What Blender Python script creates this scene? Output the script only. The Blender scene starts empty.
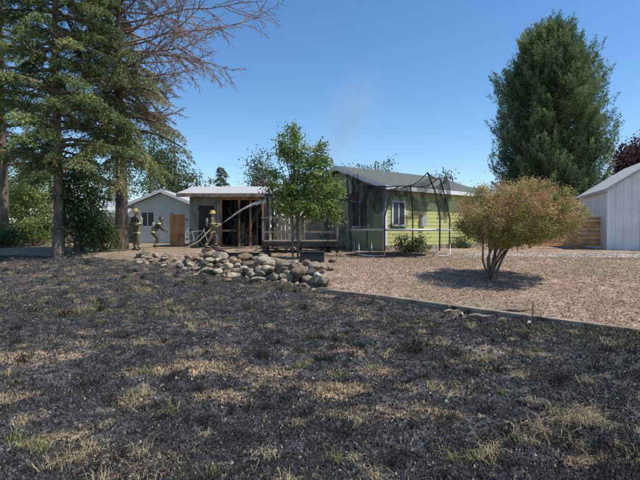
import bpy, math, random
import numpy as np
from mathutils import Vector, Matrix
random.seed(7)
R = np.random.default_rng(11)
F = 462.0; HZ = 232.0; CH = 1.6
def PX(u, Y): return (u-320.0)/F*Y
def PZ(v, Y): return CH-(v-HZ)/F*Y
def W(u, v, Y): return np.array([PX(u,Y), Y, PZ(v,Y)])

# ---------------------------------------------------------------- noise
def vn(x, y, s=0.0):
    xi=np.floor(x); yi=np.floor(y); fx=x-xi; fy=y-yi
    fx=fx*fx*(3-2*fx); fy=fy*fy*(3-2*fy)
    def h(a,b):
        q=np.sin(a*127.1+b*311.7+s*74.7)*43758.5453
        return q-np.floor(q)
    return (h(xi,yi)*(1-fx)+h(xi+1,yi)*fx)*(1-fy)+(h(xi,yi+1)*(1-fx)+h(xi+1,yi+1)*fx)*fy
def fbm(x,y,s=0.0,o=4):
    a=0.5; t=0; n=0
    for i in range(o):
        t=t+a*vn(x*2**i+i*13.7,y*2**i-i*7.3,s+i); n+=a; a*=0.5
    return t/n
def sstep(a,b,x):
    t=np.clip((x-a)/(b-a),0,1); return t*t*(3-2*t)

# ---------------------------------------------------------------- mesh helpers
COL = bpy.context.scene.collection
def empty(name, loc=(0,0,0), rot=0.0):
    o=bpy.data.objects.new(name,None); COL.objects.link(o); o.location=loc; o.rotation_euler=(0,0,rot); o.empty_display_size=0.2
    return o
def mesh_np(name, V, Fc, mat, cols=None, parent=None, smooth=False):
    V=np.asarray(V,dtype=np.float32); Fc=np.asarray(Fc,dtype=np.int32); k=Fc.shape[1]; n=len(Fc)
    me=bpy.data.meshes.new(name)
    me.vertices.add(len(V)); me.vertices.foreach_set('co',V.ravel())
    me.loops.add(n*k); me.loops.foreach_set('vertex_index',Fc.ravel())
    me.polygons.add(n); me.polygons.foreach_set('loop_start',np.arange(0,n*k,k,dtype=np.int32))
    me.polygons.foreach_set('use_smooth',np.full(n,smooth))
    me.update(calc_edges=True); me.validate()
    if cols is not None:
        a=me.attributes.new('Col','FLOAT_COLOR','POINT')
        c=np.ones((len(V),4),dtype=np.float32); c[:,:3]=cols; a.data.foreach_set('color',c.ravel())
    if mat: me.materials.append(mat)
    o=bpy.data.objects.new(name,me); COL.objects.link(o)
    if parent: o.parent=parent
    return o
def prism(name, pts_list, faces, mat, parent=None):
    me=bpy.data.meshes.new(name); me.from_pydata([tuple(p) for p in pts_list],[],faces); me.update()
    if mat: me.materials.append(mat)
    o=bpy.data.objects.new(name,me); COL.objects.link(o)
    if parent: o.parent=parent
    return o
BF=[(0,3,2,1),(4,5,6,7),(0,1,5,4),(1,2,6,5),(2,3,7,6),(3,0,4,7)]
def box(name,x0,x1,y0,y1,z0,z1,mat,parent=None,bev=0.0):
    o=prism(name,[(x0,y0,z0),(x1,y0,z0),(x1,y1,z0),(x0,y1,z0),(x0,y0,z1),(x1,y0,z1),(x1,y1,z1),(x0,y1,z1)],BF,mat,parent)
    if bev:
        m=o.modifiers.new('b','BEVEL'); m.width=bev; m.segments=2
    return o
def multibox(name, boxes, mat, parent=None):
    V=[];Fs=[]
    for b in boxes:
        x0,x1,y0,y1,z0,z1=b; n=len(V)
        V+=[(x0,y0,z0),(x1,y0,z0),(x1,y1,z0),(x0,y1,z0),(x0,y0,z1),(x1,y0,z1),(x1,y1,z1),(x0,y1,z1)]
        Fs+=[tuple(i+n for i in f) for f in BF]
    return prism(name,V,Fs,mat,parent)
def tubes(name, items, mat, parent=None, sides=6, col=None):
    V=[];Fs=[];n=0
    ang=np.arange(sides)*2*math.pi/sides; ca=np.cos(ang)[:,None]; sa=np.sin(ang)[:,None]
    for pts,rad in items:
        pts=np.asarray(pts,float); m=len(pts)
        d=np.gradient(pts,axis=0); d/= (np.linalg.norm(d,axis=1)[:,None]+1e-9)
        avg=pts[-1]-pts[0]; ref=np.array([0,0,1.0]) if abs(avg[2])<0.8*np.linalg.norm(avg) else np.array([1.0,0,0])
        for i in range(m):
            a=np.cross(d[i],ref); a/=np.linalg.norm(a)+1e-9; b=np.cross(d[i],a)
            V.append(pts[i]+rad[i]*(ca*a+sa*b))
            if i:
                o0=n+(i-1)*sides; o1=n+i*sides
                for k in range(sides):
                    k2=(k+1)%sides; Fs.append((o0+k,o0+k2,o1+k2,o1+k))
        n+=m*sides
    return mesh_np(name,np.concatenate(V),Fs,mat,None,parent,True)
def leafmesh(name,C,L,Wd,A,cols,mat,parent=None,rng=R):
    C=np.asarray(C); N=len(C)
    if A is None: A=rng.normal(size=(N,3))
    A=A/(np.linalg.norm(A,axis=1)[:,None]+1e-9)
    B=np.cross(A,rng.normal(size=(N,3))); B/=np.linalg.norm(B,axis=1)[:,None]+1e-9
    L=np.broadcast_to(np.asarray(L,float),(N,))[:,None]; Wd=np.broadcast_to(np.asarray(Wd,float),(N,))[:,None]
    V=np.stack([C-A*L/2,C+B*Wd/2,C+A*L/2,C-B*Wd/2],axis=1).reshape(-1,3)
    Fq=np.arange(4*N).reshape(-1,4)
    return mesh_np(name,V,Fq,mat,np.repeat(cols,4,axis=0),parent)

# ---------------------------------------------------------------- materials
def newmat(name):
    m=bpy.data.materials.new(name); m.use_nodes=True; nt=m.node_tree
    b=nt.nodes['Principled BSDF']; return m,nt,b
def N(nt,t,**k):
    n=nt.nodes.new(t)
    for a,v in k.items(): setattr(n,a,v)
    return n
def mat(name,col,rough=0.7,var=0.25,scale=6.0,bump=0.2,bscale=40.0,metal=0.0,col2=None,stretch=(1,1,1)):
    m,nt,b=newmat(name)
    tc=N(nt,'ShaderNodeTexCoord'); mp=N(nt,'ShaderNodeMapping'); mp.inputs['Scale'].default_value=stretch
    nt.links.new(tc.outputs['Object'],mp.inputs[0])
    no=N(nt,'ShaderNodeTexNoise'); no.inputs['Scale'].default_value=scale; no.inputs['Detail'].default_value=6
    nt.links.new(mp.outputs[0],no.inputs['Vector'])
    mx=N(nt,'ShaderNodeMix',data_type='RGBA')
    c=np.array(col); d=c*(1-var) if col2 is None else np.array(col2); l=np.minimum(c*(1+var),0.95)
    mx.inputs[6].default_value=(*d,1); mx.inputs[7].default_value=(*l,1)
    mr=N(nt,'ShaderNodeMapRange'); mr.inputs[1].default_value=0.35; mr.inputs[2].default_value=0.65
    nt.links.new(no.outputs[0],mr.inputs[0]); nt.links.new(mr.outputs[0],mx.inputs[0]); nt.links.new(mx.outputs[2],b.inputs['Base Color'])
    b.inputs['Roughness'].default_value=rough; b.inputs['Metallic'].default_value=metal
    if bump:
        n2=N(nt,'ShaderNodeTexNoise'); n2.inputs['Scale'].default_value=bscale; n2.inputs['Detail'].default_value=4
        nt.links.new(mp.outputs[0],n2.inputs['Vector'])
        bp=N(nt,'ShaderNodeBump'); bp.inputs['Strength'].default_value=bump; bp.inputs['Distance'].default_value=0.02
        nt.links.new(n2.outputs[0],bp.inputs['Height']); nt.links.new(bp.outputs[0],b.inputs['Normal'])
    return m
def mat_leaf(name,trans=0.3,rough=0.55):
    m,nt,b=newmat(name)
    at=N(nt,'ShaderNodeAttribute',attribute_name='Col')
    nt.links.new(at.outputs['Color'],b.inputs['Base Color']); b.inputs['Roughness'].default_value=rough
    b.inputs['Specular IOR Level'].default_value=0.25
    tr=N(nt,'ShaderNodeBsdfTranslucent'); nt.links.new(at.outputs['Color'],tr.inputs[0])
    ms=N(nt,'ShaderNodeMixShader'); ms.inputs[0].default_value=trans
    out=nt.nodes['Material Output']
    nt.links.new(b.outputs[0],ms.inputs[1]); nt.links.new(tr.outputs[0],ms.inputs[2]); nt.links.new(ms.outputs[0],out.inputs[0])
    return m
M_leaf=mat_leaf('leaf',.40); M_needle=mat_leaf('needles',0.35,.75); M_grass=mat_leaf('grass_blades',0.12,0.9)
def mat_attr(name,rough=0.9,bump=0.5,bscale=60,lo=.45,hi=1.5):
    m,nt,b=newmat(name)
    at=N(nt,'ShaderNodeAttribute',attribute_name='Col')
    tc=N(nt,'ShaderNodeTexCoord'); no=N(nt,'ShaderNodeTexNoise'); no.inputs['Scale'].default_value=bscale; no.inputs['Detail'].default_value=5
    nt.links.new(tc.outputs['Object'],no.inputs['Vector'])
    mr=N(nt,'ShaderNodeMapRange'); mr.inputs[1].default_value=0.3; mr.inputs[2].default_value=0.7; mr.inputs[3].default_value=lo; mr.inputs[4].default_value=hi
    nt.links.new(no.outputs[0],mr.inputs[0])
    vm=N(nt,'ShaderNodeVectorMath',operation='SCALE'); nt.links.new(at.outputs['Color'],vm.inputs[0]); nt.links.new(mr.outputs[0],vm.inputs['Scale'])
    nt.links.new(vm.outputs[0],b.inputs['Base Color']); b.inputs['Roughness'].default_value=rough; b.inputs['Specular IOR Level'].default_value=0.15
    bp=N(nt,'ShaderNodeBump'); bp.inputs['Strength'].default_value=bump; bp.inputs['Distance'].default_value=0.02
    nt.links.new(no.outputs[0],bp.inputs['Height']); nt.links.new(bp.outputs[0],b.inputs['Normal'])
    return m
M_ground=mat_attr('soil_ground',0.95,0.9,38,.4,1.6); M_stone=mat_attr('field_stone',0.95,0.6,11,.55,1.35)
M_chip=mat_attr('bark_chips',0.9,0.2,80)
M_bark=mat('fir_bark',(0.19,0.14,0.10),0.9,0.45,5,0.8,18,stretch=(1,1,0.25))
M_dead=mat('dead_branch',(0.27,0.18,0.125),0.9,0.3)
M_ltbark=mat('young_bark',(0.18,0.135,0.095),0.85,0.35,8)
M_black=mat('black_foam',(0.02,0.02,0.022),0.6,0.3)
M_char=mat('charred_wood',(0.03,0.027,0.025),0.8,0.5,5,0.6,20)
M_wood=mat('raw_lumber',(0.38,0.20,0.09),0.75,0.5,2.5,0.3,30,col2=(.08,.05,.03),stretch=(1,1,0.6))
M_oldwood=mat('weathered_wood',(0.25,0.20,0.155),0.85,0.4,4,0.4,25)
M_edge=mat('landscape_timber',(0.27,0.20,0.145),0.9,0.4,3,0.6,20)
M_cedar=mat('cedar_fence_wood',(0.58,0.27,0.10),0.75,0.3,3,0.3,25)
M_olive=mat('olive_siding_paint',(0.48,0.48,0.18),0.6,0.08,1.5,0.1,30)
M_oliveg=mat('sage_siding_paint',(0.36,0.40,0.22),0.6,0.12,1.5,0.1,30)
M_white=mat('white_trim_paint',(0.75,0.75,0.72),0.5,0.06,3,0.05)
M_roofg=mat('dark_shingles',(0.10,0.11,0.095),0.9,0.3,12,0.5,30)
M_roofl=mat('pale_shingles',(0.42,0.42,0.41),0.85,0.2,10,0.4,30)
M_glass=mat('window_glass',(0.035,0.045,0.055),0.08,0.2,2,0)
M_grey=mat('grey_siding_paint',(0.26,0.25,0.22),0.8,0.35,3,0.3)
M_pale=mat('pale_blue_siding',(0.57,0.63,0.62),0.6,0.08,2,0.1)
M_shed=mat('shed_siding_paint',(0.70,0.69,0.67),0.55,0.08,2,0.1)
M_steel=mat('galvanised_steel',(0.5,0.52,0.54),0.4,0.15,8,0,metal=0.5)

# ---------------------------------------------------------------- terrain
EX=np.array([-60,-12,-8,-5.5,-3.2,-1.5,-0.3,0.3,2.4,4.65,8,14,60.]); EY=np.array([18.5,18,17,15.3,13.3,12.4,11.3,10.1,8.5,6.7,4.6,2,-10.])
def edgeY(x): return np.interp(x,EX,EY)
def gbase(x,y):
    L=np.interp(y,[0,4,8,12,16,20,40,120],[0,0,.15,.33,.55,.8,.95,1.0])
    U=np.interp(y,[4,6,8,10,11,14,17,20,40,120],[0,.08,.19,.36,.48,.74,.8,.86,.95,1.0])
    t=sstep(-0.1,0.5,y-edgeY(x)); return L*(1-t)+U*t
def detail(x,y):
    near=1-sstep(17,24,y); fld=1-sstep(-0.1,0.4,y-edgeY(x))
    a=(fbm(x*0.7,y*0.7,1)-.5)*0.14+(fbm(x*3.2,y*3.2,2,4)-.5)*0.11+(fbm(x*9,y*9,5,2)-.5)*0.045
    b=(fbm(x*0.8,y*0.8,3)-.5)*0.06+(fbm(x*6,y*6,4,2)-.5)*0.03
    return near*(a*fld+b*(1-fld))
def gz(x,y): return gbase(x,y)+detail(x,y)
def groundpt(u,v):
    lo,hi=1.5,60
    Y=np.linspace(lo,hi,4000); X=PX(u,Y); vv=HZ+(CH-gbase(X,Y))*F/Y
    i=np.argmax(vv<=v); return X[i],Y[i]
patch=[(195,371,.6,.26,1),(20,357,.55,.3,.9),(272,374,.4,.2,.8),(222,400,.25,.14,1),(420,417,.45,.17,1),(372,372,.4,.22,.9),(132,403,.25,.17,.7),(60,437,.25,.13,.9),
       (350,392,.45,.18,.9),(300,388,.45,.15,.7),(5,400,.3,.2,.8),(90,455,.15,.08,.7),(600,460,.22,.11,.8),(330,352,.6,.2,.4),(480,372,.4,.2,.4),(215,352,.4,.2,.4),(560,418,.3,.14,.4),(350,420,.25,.1,.6),(25,420,.2,.12,.6),(395,300,.6,.4,.4)]
gpatch=[(85,312,1.1,.45,1),(140,290,.7,.5,.9),(20,300,1.0,.5,.5),(470,360,.5,.25,.4),(545,372,.5,.2,.4),(520,332,.9,.3,.8),(600,345,.7,.25,.8),(400,322,.7,.35,.5),(180,312,.7,.35,.6),(625,335,.6,.3,1),(270,290,.9,.4,.6),(200,283,1.0,.4,.5)]
def pm(plist,x,y,s):
    r=np.zeros_like(x); w=(fbm(x*2.4,y*2.4,s)-.5)*1.6+(fbm(x*9,y*9,s+3,2)-.5)*1.1
    for u,v,a,b,k in plist:
        X,Y=groundpt(u,v); d=np.sqrt(((x-X)/a)**2+((y-Y)/b)**2)
        r=np.maximum(r,k*(1-sstep(0.4,1.25,d+w)))
    return r
def masks(x,y):
    e=edgeY(x)+(fbm(x*1.5,y*1.5,9)-.5)*0.12
    upper=sstep(0,0.12,y-e)
    straw=np.maximum(pm(patch,x,y,21), 0.28*sstep(.62,.74,fbm(x*1.3,y*2.2,33))*(x<9))
    green=np.maximum(pm(gpatch,x,y,41), 0.25*sstep(.65,.76,fbm(x*0.8,y*1.4,55))*sstep(5,7,y))
    return upper,straw,green
def colmix(a,b,t): return a*(1-t[:,None])+b*t[:,None]
def gcolor(x,y):
    up,st,gr=masks(x,y)
    n=fbm(x*2.2,y*2.2,61); n2=fbm(x*14,y*14,62,3); n3=fbm(x*.5,y*.5,63)
    c=np.array([[.020,.0195,.020]])*np.ones((len(x),1)); c=colmix(c,np.array([[.082,.080,.081]]),sstep(.38,.70,n2))
    c=colmix(c,np.array([[.13,.12,.105]]),sstep(.48,.72,n)*sstep(.35,.62,n2)*.6)
    c=colmix(c,np.array([[.15,.115,.085]]),sstep(6.5,13,y)*sstep(.40,.62,n)*.6)
    c=colmix(c,np.array([[.55,.40,.25]]),np.clip(st*sstep(.2,.55,n2)*1.15,0,1)*.9)
    c=colmix(c,np.array([[.12,.12,.06]]),gr*.35*sstep(.3,.65,n2))
    m=np.array([[.30,.205,.145]])*np.ones((len(x),1)); m=colmix(m,np.array([[.40,.30,.22]]),sstep(.42,.66,n)); m=colmix(m,np.array([[.17,.11,.075]]),sstep(.5,.66,n2)*.7)
    m=colmix(m,np.array([[.22,.19,.11]]),sstep(.5,.68,n3)*.5)
    path=sstep(15.2,15.6,y+ (n-.5)*1.0)*(1-sstep(17.3,17.8,y+(n-.5)))*sstep(4.5,6.0,x)
    m=colmix(m,np.array([[.5,.47,.43]]),path*.8)
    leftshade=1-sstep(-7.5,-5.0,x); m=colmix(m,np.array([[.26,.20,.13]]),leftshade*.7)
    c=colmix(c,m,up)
    far=sstep(30,60,np.hypot(x,y)); c=colmix(c,np.array([[.16,.15,.07]]),far)
    back=1-sstep(-6,-2,y); c=colmix(c,np.array([[.25,.2,.1]]),back)
    return c
def axis(a,b,step,far0,far1):
    core=np.arange(a,b,step); lo=a-np.geomspace(step*2,a-far0,45)[::-1]; hi=b+np.geomspace(step*2,far1-b,45)
    return np.concatenate([lo,core,hi])
xs=axis(-13,13,0.045,-900,900); ys=np.concatenate([axis(1.8,7,0.022,-200,8)[:-45],np.arange(7,19,.045),19+np.geomspace(.09,1180,45)])
gx,gy=np.meshgrid(xs,ys); fx=gx.ravel(); fy=gy.ravel(); fz=gz(fx,fy)
nx=len(xs); ny=len(ys); idx=np.arange(nx*ny).reshape(ny,nx)
Fq=np.stack([idx[:-1,:-1],idx[:-1,1:],idx[1:,1:],idx[1:,:-1]],-1).reshape(-1,4)
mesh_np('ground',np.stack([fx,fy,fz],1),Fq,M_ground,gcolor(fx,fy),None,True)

# ---------------------------------------------------------------- grass stubble
def blades(name,x,y,h,w,lean,cols):
    n=len(x); z=gz(x,y)-0.005; th=R.uniform(0,2*math.pi,n); ph=R.uniform(0,2*math.pi,n)
    b=np.stack([x,y,z],1); s=np.stack([np.cos(th),np.sin(th),np.zeros(n)],1)*w[:,None]/2
    ld=np.stack([np.cos(ph),np.sin(ph),np.zeros(n)],1)
    mid=b+ld*(h*lean*.35)[:,None]; mid[:,2]+=h*.6
    tip=b+ld*(h*lean)[:,None]; tip[:,2]+=h*(1-.45*lean)
    V=np.stack([b-s,b+s,mid+s*.7,mid-s*.7,tip],1).reshape(-1,3); q=np.arange(5*n).reshape(-1,5)
    Fc=np.concatenate([q[:,[0,1,2]],q[:,[0,2,3]],q[:,[3,2,4]]])
    return mesh_np(name,V,Fc,M_grass,np.repeat(cols,5,axis=0))
def field_samples(n,ymin,ymax,p):
    y=ymin+(ymax-ymin)*R.random(n)**p; x=R.uniform(-1,1,n)*(y*.78+1.0); return x,y
x,y=field_samples(500000,2.0,17.5,1.9)
up,st,gr=masks(x,y); k=(up<.3)&(fbm(x*3,y*3,71)+.35*st+.5*gr>.46); x=x[k];y=y[k];st=st[k];gr=gr[k]; n=len(x)
c=np.array([[.034,.032,.031]])*R.uniform(.4,3.0,(n,1)); rr=R.random(n)
pt=np.clip(st*.75+.022+.04*sstep(6,12,y),0,1); t=(rr<pt); c[t]=np.array([.55,.42,.25])*R.uniform(.5,1.2,(t.sum(),1))
g=(R.random(n)<gr*.38); c[g]=np.array([.24,.24,.10])*R.uniform(.5,1.2,(g.sum(),1))
h=R.uniform(.010,.042,n)*(1+.4*st+.9*gr)*(1+.03*y); w=R.uniform(.003,.006,n)*(1+.12*y)
blades('burned_grass_stubble',x,y,h,w,R.uniform(.2,1.6,n),c)
tx,ty=field_samples(620,2.4,16,1.3); extra=[(80,458,1),(480,452,0),(130,400,0),(620,462,1),(20,450,0),(560,380,0),(470,360,0),(560,440,0),(320,362,1),(420,352,0),(590,430,1),(85,312,0),(60,316,0),(110,310,0),(140,292,0),(150,288,0)]
for u,v,_ in extra:
    X,Y=groundpt(u,v); tx=np.append(tx,X+R.normal(size=5)*.12); ty=np.append(ty,Y+R.normal(size=5)*.08)
up,st,gr=masks(tx,ty); k=up<.2; tx=tx[k];ty=ty[k];gr=gr[k]; m=60; nT=len(tx)
sz=R.uniform(.3,1.05,nT); sz[-60:]*=1.25
x=np.repeat(tx,m)+R.normal(size=nT*m)*.05*np.repeat(sz,m); y=np.repeat(ty,m)+R.normal(size=nT*m)*.05*np.repeat(sz,m)
ty_=R.random(nT); base=np.where((ty_<.5)[:,None],np.array([[.035,.033,.03]]),np.where((ty_<.87)[:,None],np.array([[.48,.38,.22]]),np.array([[.24,.25,.10]])))
c=np.repeat(base,m,0)*R.uniform(.5,1.3,(nT*m,1))
blades('dry_grass_tufts',x,y,np.repeat(sz,m)*R.uniform(.05,.17,nT*m),R.uniform(.003,.005,nT*m)*(1+.1*y),R.uniform(.3,1.6,nT*m),c)
def chips(name,x,y,s,cols,flat=.5,mt=M_chip):
    n=len(x); z=gz(x,y); T=np.array([[1,0,-.3],[-.5,.87,-.3],[-.5,-.87,-.3],[0.1,.1,.8]])
    th=R.uniform(0,6.28,n); ct,sn=np.cos(th),np.sin(th); V=np.zeros((n,4,3)); el=R.uniform(.35,1,n)
    for i in range(4):
        a=T[i,0]*s*(1+.3*R.normal(size=n)); b=T[i,1]*s*el; V[:,i,0]=x+a*ct-b*sn; V[:,i,1]=y+a*sn+b*ct; V[:,i,2]=z+T[i,2]*s*flat*R.uniform(.5,1.3,n)+.003
    q=np.arange(4*n).reshape(-1,4); Ft=np.concatenate([q[:,[0,1,3]],q[:,[1,2,3]],q[:,[2,0,3]]])
    return mesh_np(name,V.reshape(-1,3),Ft,mt,np.repeat(cols,4,axis=0))
x,y=field_samples(190000,2.0,17,2.0); up,st,gr=masks(x,y); k=up<.3; x=x[k];y=y[k]; n=len(x)
c=np.array([[.036,.035,.036]])*R.uniform(.3,3.6,(n,1)); t=R.random(n)<.06; c[t]=np.array([.36,.31,.24])*R.uniform(.5,1.4,(t.sum(),1))
chips('charred_debris_litter',x,y,R.uniform(.004,.018,n)*(1+.05*y),c,1.0)
x,y=field_samples(110000,5,17.5,1.1); up,st,gr=masks(x,y); k=(up>.6)&(x>-5.5); x=x[k];y=y[k]; n=len(x)
pal=np.array([[.31,.20,.135],[.46,.35,.26],[.19,.12,.08],[.36,.24,.165],[.12,.08,.055]]); c=pal[R.integers(0,5,n)]*R.uniform(.7,1.2,(n,1))
chips('bark_mulch',x,y,R.uniform(.010,.028,n)*(1+.02*y),c,.5)

# ---------------------------------------------------------------- timber edging
ed=empty('timber_edging')
pts=[(0.1,10.25),(1.2,9.45),(2.4,8.5),(3.5,7.62),(4.65,6.7),(6.3,5.65),(8,4.6)]
for i in range(len(pts)-1):
    (a,b),(c2,d2)=pts[i],pts[i+1]; L=math.hypot(c2-a,d2-b)
    za=float(gbase(np.array([a]),np.array([b]))[0]); zb=float(gbase(np.array([c2]),np.array([d2]))[0])
    o=box('board_%d'%(i+1),0.01,L-.01,-.06,.06,-.14,.07,M_edge,ed,.015)
    o.location=(a,b,za+.02); o.rotation_euler=(0,-(zb-za)/L,math.atan2(d2-b,c2-a))

# ---------------------------------------------------------------- rocks
import bmesh
bm=bmesh.new(); bmesh.ops.create_icosphere(bm,subdivisions=3,radius=1); TV=np.array([v.co[:] for v in bm.verts]); TF=np.array([[v.index for v in f.verts] for f in bm.faces]); bm.free()
def rocks(name,lst,parent=None):
    V=[];Fs=[];C=[];n=0
    for (x,y,z,s,col) in lst:
        v=TV.copy(); q=R.normal(size=(9,3)); q/=np.linalg.norm(q,axis=1)[:,None]
        for a in q:
            d=v@a; lim=R.uniform(.55,.85); over=np.clip(d-lim,0,None); v-=over[:,None]*a*.92
        ph=R.uniform(0,50); v*= (1+.10*np.sin(v[:,[0]]*4+ph)*np.cos(v[:,[1]]*5+ph)+.04*np.sin(v[:,[2]]*11+ph))
        v*=np.array([R.uniform(.85,1.5),R.uniform(.75,1.1),R.uniform(.5,.85)])*s
        th=R.uniform(0,6.28); c,sn=math.cos(th),math.sin(th); v=v@np.array([[c,sn,0],[-sn,c,0],[0,0,1]])
        V.append(v+[x,y,z]); Fs.append(TF+n); n+=len(v); C.append(np.repeat([col],len(v),0))
    return mesh_np(name,np.concatenate(V),np.concatenate(Fs),M_stone,np.concatenate(C),parent,True)
lst=[]
def rc(): return np.array(random.choice([(.34,.26,.175),(.40,.33,.23),(.25,.205,.155),(.30,.215,.14),(.18,.155,.12),(.37,.315,.235),(.27,.185,.11)]))*random.uniform(.7,1.1)
for row,(off,dz,cnt) in enumerate([(-.25,0.0,24),(-.08,.13,22),(.12,.26,21),(.34,.38,19),(.6,.47,16),(.85,.47,12)]):
    for i in range(cnt):
        X=-3.5+3.75*(i+random.uniform(-.4,.4))/cnt; s=random.uniform(.09,.22)
        Y=float(edgeY(X))+off+random.uniform(-.12,.12); lst.append((X,Y,float(gbase(np.array([X]),np.array([float(edgeY(X))-.2]))[0])+dz+random.uniform(-.04,.04),s,rc()))
for i in range(60):
    X=random.uniform(-6.4,-3.3); s=random.uniform(.05,.16); Y=float(edgeY(X))+random.uniform(-.25,.5)
    lst.append((X,Y,float(gbase(np.array([X]),np.array([Y]))[0])+s*.4,s,rc()))
for u,v,s in [(262,285,.11),(240,287,.07),(303,287,.12),(330,270,.12),(332,262,.1),(228,282,.09),(195,276,.08)]:
    X,Y=groundpt(u,v); lst.append((X,Y,float(gbase(np.array([X]),np.array([Y]))[0])+s*.4,s,rc()))
rocks('rock_retaining_wall',lst)
X,Y=groundpt(317,287); o=rocks('pale_boulder',[(0,0,0,.12,np.array((.6,.57,.53))),(0.02,.05,.17,.09,np.array((.55,.53,.5)))]); o.location=(X,Y,float(gbase(np.array([X]),np.array([Y]))[0])+.1)
lw=empty('cut_wood_scraps')
items=[]
for u,v,l,a in [(452,313,.3,.2),(462,316,.18,1.2),(480,318,.35,-.3),(505,322,.26,.1),(548,318,.3,.5),(515,312,.5,-.1),(530,325,.22,.9),(560,322,.15,2.2)]:
    X,Y=groundpt(u,v); z=float(gbase(np.array([X]),np.array([Y]))[0])+.03; d=np.array([math.cos(a),math.sin(a),0.04])*l/2; b_=np.array([.01,.015,.012])
    items.append((np.array([[X,Y,z]-d,[X,Y,z]-d*.3+b_,[X,Y,z]+d*.4-b_,[X,Y,z]+d]),[.018,.03,.026,.012]))
tubes('scraps',items,M_oldwood,lw,7)
X,Y=groundpt(533,318); st_=empty('wooden_stake',(X,Y,float(gbase(np.array([X]),np.array([Y]))[0]))); tubes('stake',[(np.array([[0,0,-.05],[.01,0,.12],[.015,0,.27]]),[.014,.014,.01])],M_oldwood,st_,6)

# ---------------------------------------------------------------- foliage generators
def clumps(centers,radii,nper,sigma,pal,lsz,name,parent,matl,var=.35,surf=.5):
    C=[];Co=[];
    for (c,r,nc) in zip(centers,radii,nper[0]):
        d=R.normal(size=(nc,3)); d/=np.linalg.norm(d,axis=1)[:,None]; rad=R.random(nc)**surf
        cc=np.array(c)+d*rad[:,None]*np.array(r)*(1+.18*R.normal(size=(nc,1)))
        k=nper[1]; sg=sigma*R.uniform(.6,1.4,(nc,1))
        P=np.repeat(cc,k,0)+R.normal(size=(nc*k,3))*np.repeat(sg,k,0)*np.array([1,1,.7])
        pc=np.array(pal)[R.integers(0,len(pal),nc)]*R.uniform(1-var,1+var,(nc,1))
        C.append(P); Co.append(np.repeat(pc,k,0)*R.uniform(.75,1.25,(nc*k,1)))
    C=np.concatenate(C); Co=np.concatenate(Co); n=len(C)
    return leafmesh(name,C,lsz*R.uniform(.7,1.4,n),lsz*.55*R.uniform(.7,1.3,n),None,Co,matl,parent)
def poly(p,d,L,n,jit,droop=0.0):
    pts=[np.array(p,float)]; d=np.array(d,float); d/=np.linalg.norm(d)
    for i in range(n):
        d=d+R.normal(size=3)*jit+np.array([0,0,-droop/n]); d/=np.linalg.norm(d); pts.append(pts[-1]+d*L/n)
    return np.array(pts),d
def conifer(name,base,H,zc,prof,nb,droop,pal,seedrot=0,azfilter=None,trunk_r=.25,needle=.11,tw=12,nn=26,upsweep=0.0,trunk_lean=(0,0),matb=M_bark):
    e=empty(name,base); items=[]
    tp=np.array([[trunk_lean[0]*t*H+.05*math.sin(t*9),trunk_lean[1]*t*H,t*H-.2] for t in np.linspace(0,1,12)])
    items.append((tp,[trunk_r*(1.25 if i==0 else 1)*(1-.93*t)+.01 for i,t in enumerate(np.linspace(0,1,12))]))
    C=[];A=[];Co=[]
    for i in range(nb):
        t=(i+R.random())/nb; h=zc+(H-zc)*t; az=i*2.399+R.normal()*.25+seedrot
        if azfilter is not None and not azfilter(az,h): continue
        L=prof(t,az)*R.uniform(.55,1.2)
        if L<.15: continue
        o=np.array([trunk_lean[0]*h+.05*math.sin(h/H*9),trunk_lean[1]*h,h]); d=np.array([math.cos(az),math.sin(az),.25+upsweep*R.uniform(.6,1.3)])
        pts,_=poly(o,d,L,6,.07,droop); items.append((pts,np.linspace(.02+.022*L,.008,7)))
        ntw=int(tw*L/2)+3; base_c=np.array(pal[R.integers(len(pal))])*R.uniform(.7,1.35)
        for j in range(ntw):
            s=.18+.82*(j+R.random())/ntw; f=s*6; i0=min(int(f),5); p=pts[i0]+(pts[i0+1]-pts[i0])*(f-i0)
            bd=pts[i0+1]-pts[i0]; bd/=np.linalg.norm(bd); side=np.cross(bd,[0,0,1.0]); side/=np.linalg.norm(side)+1e-6
            sg=1 if j%2 else -1; td=side*sg*R.uniform(.4,1)+bd*R.uniform(.3,.9)+np.array([0,0,R.uniform(-.5,.2)-droop*.35+upsweep*.5])
            td/=np.linalg.norm(td); tl=(.28+.30*L*(1-s*.7)*.5)*R.uniform(.6,1.3)
            q=R.random(nn)**.8; sag=np.zeros((nn,3)); sag[:,2]=-(q**2)*tl*.3*(droop>0.1)
            P=p+td*(q*tl)[:,None]+sag+R.normal(size=(nn,3))*(.035+.04*tl)
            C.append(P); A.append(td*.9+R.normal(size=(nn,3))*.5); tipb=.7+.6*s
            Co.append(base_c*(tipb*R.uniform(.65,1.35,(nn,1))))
    tubes('trunk_and_limbs',items,matb,e,7)
    C=np.concatenate(C); n=len(C)
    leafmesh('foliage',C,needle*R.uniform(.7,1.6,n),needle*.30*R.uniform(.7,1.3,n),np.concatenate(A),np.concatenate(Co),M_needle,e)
    return e
def G(x,y): return float(gbase(np.array([float(x)]),np.array([float(y)]))[0])

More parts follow.
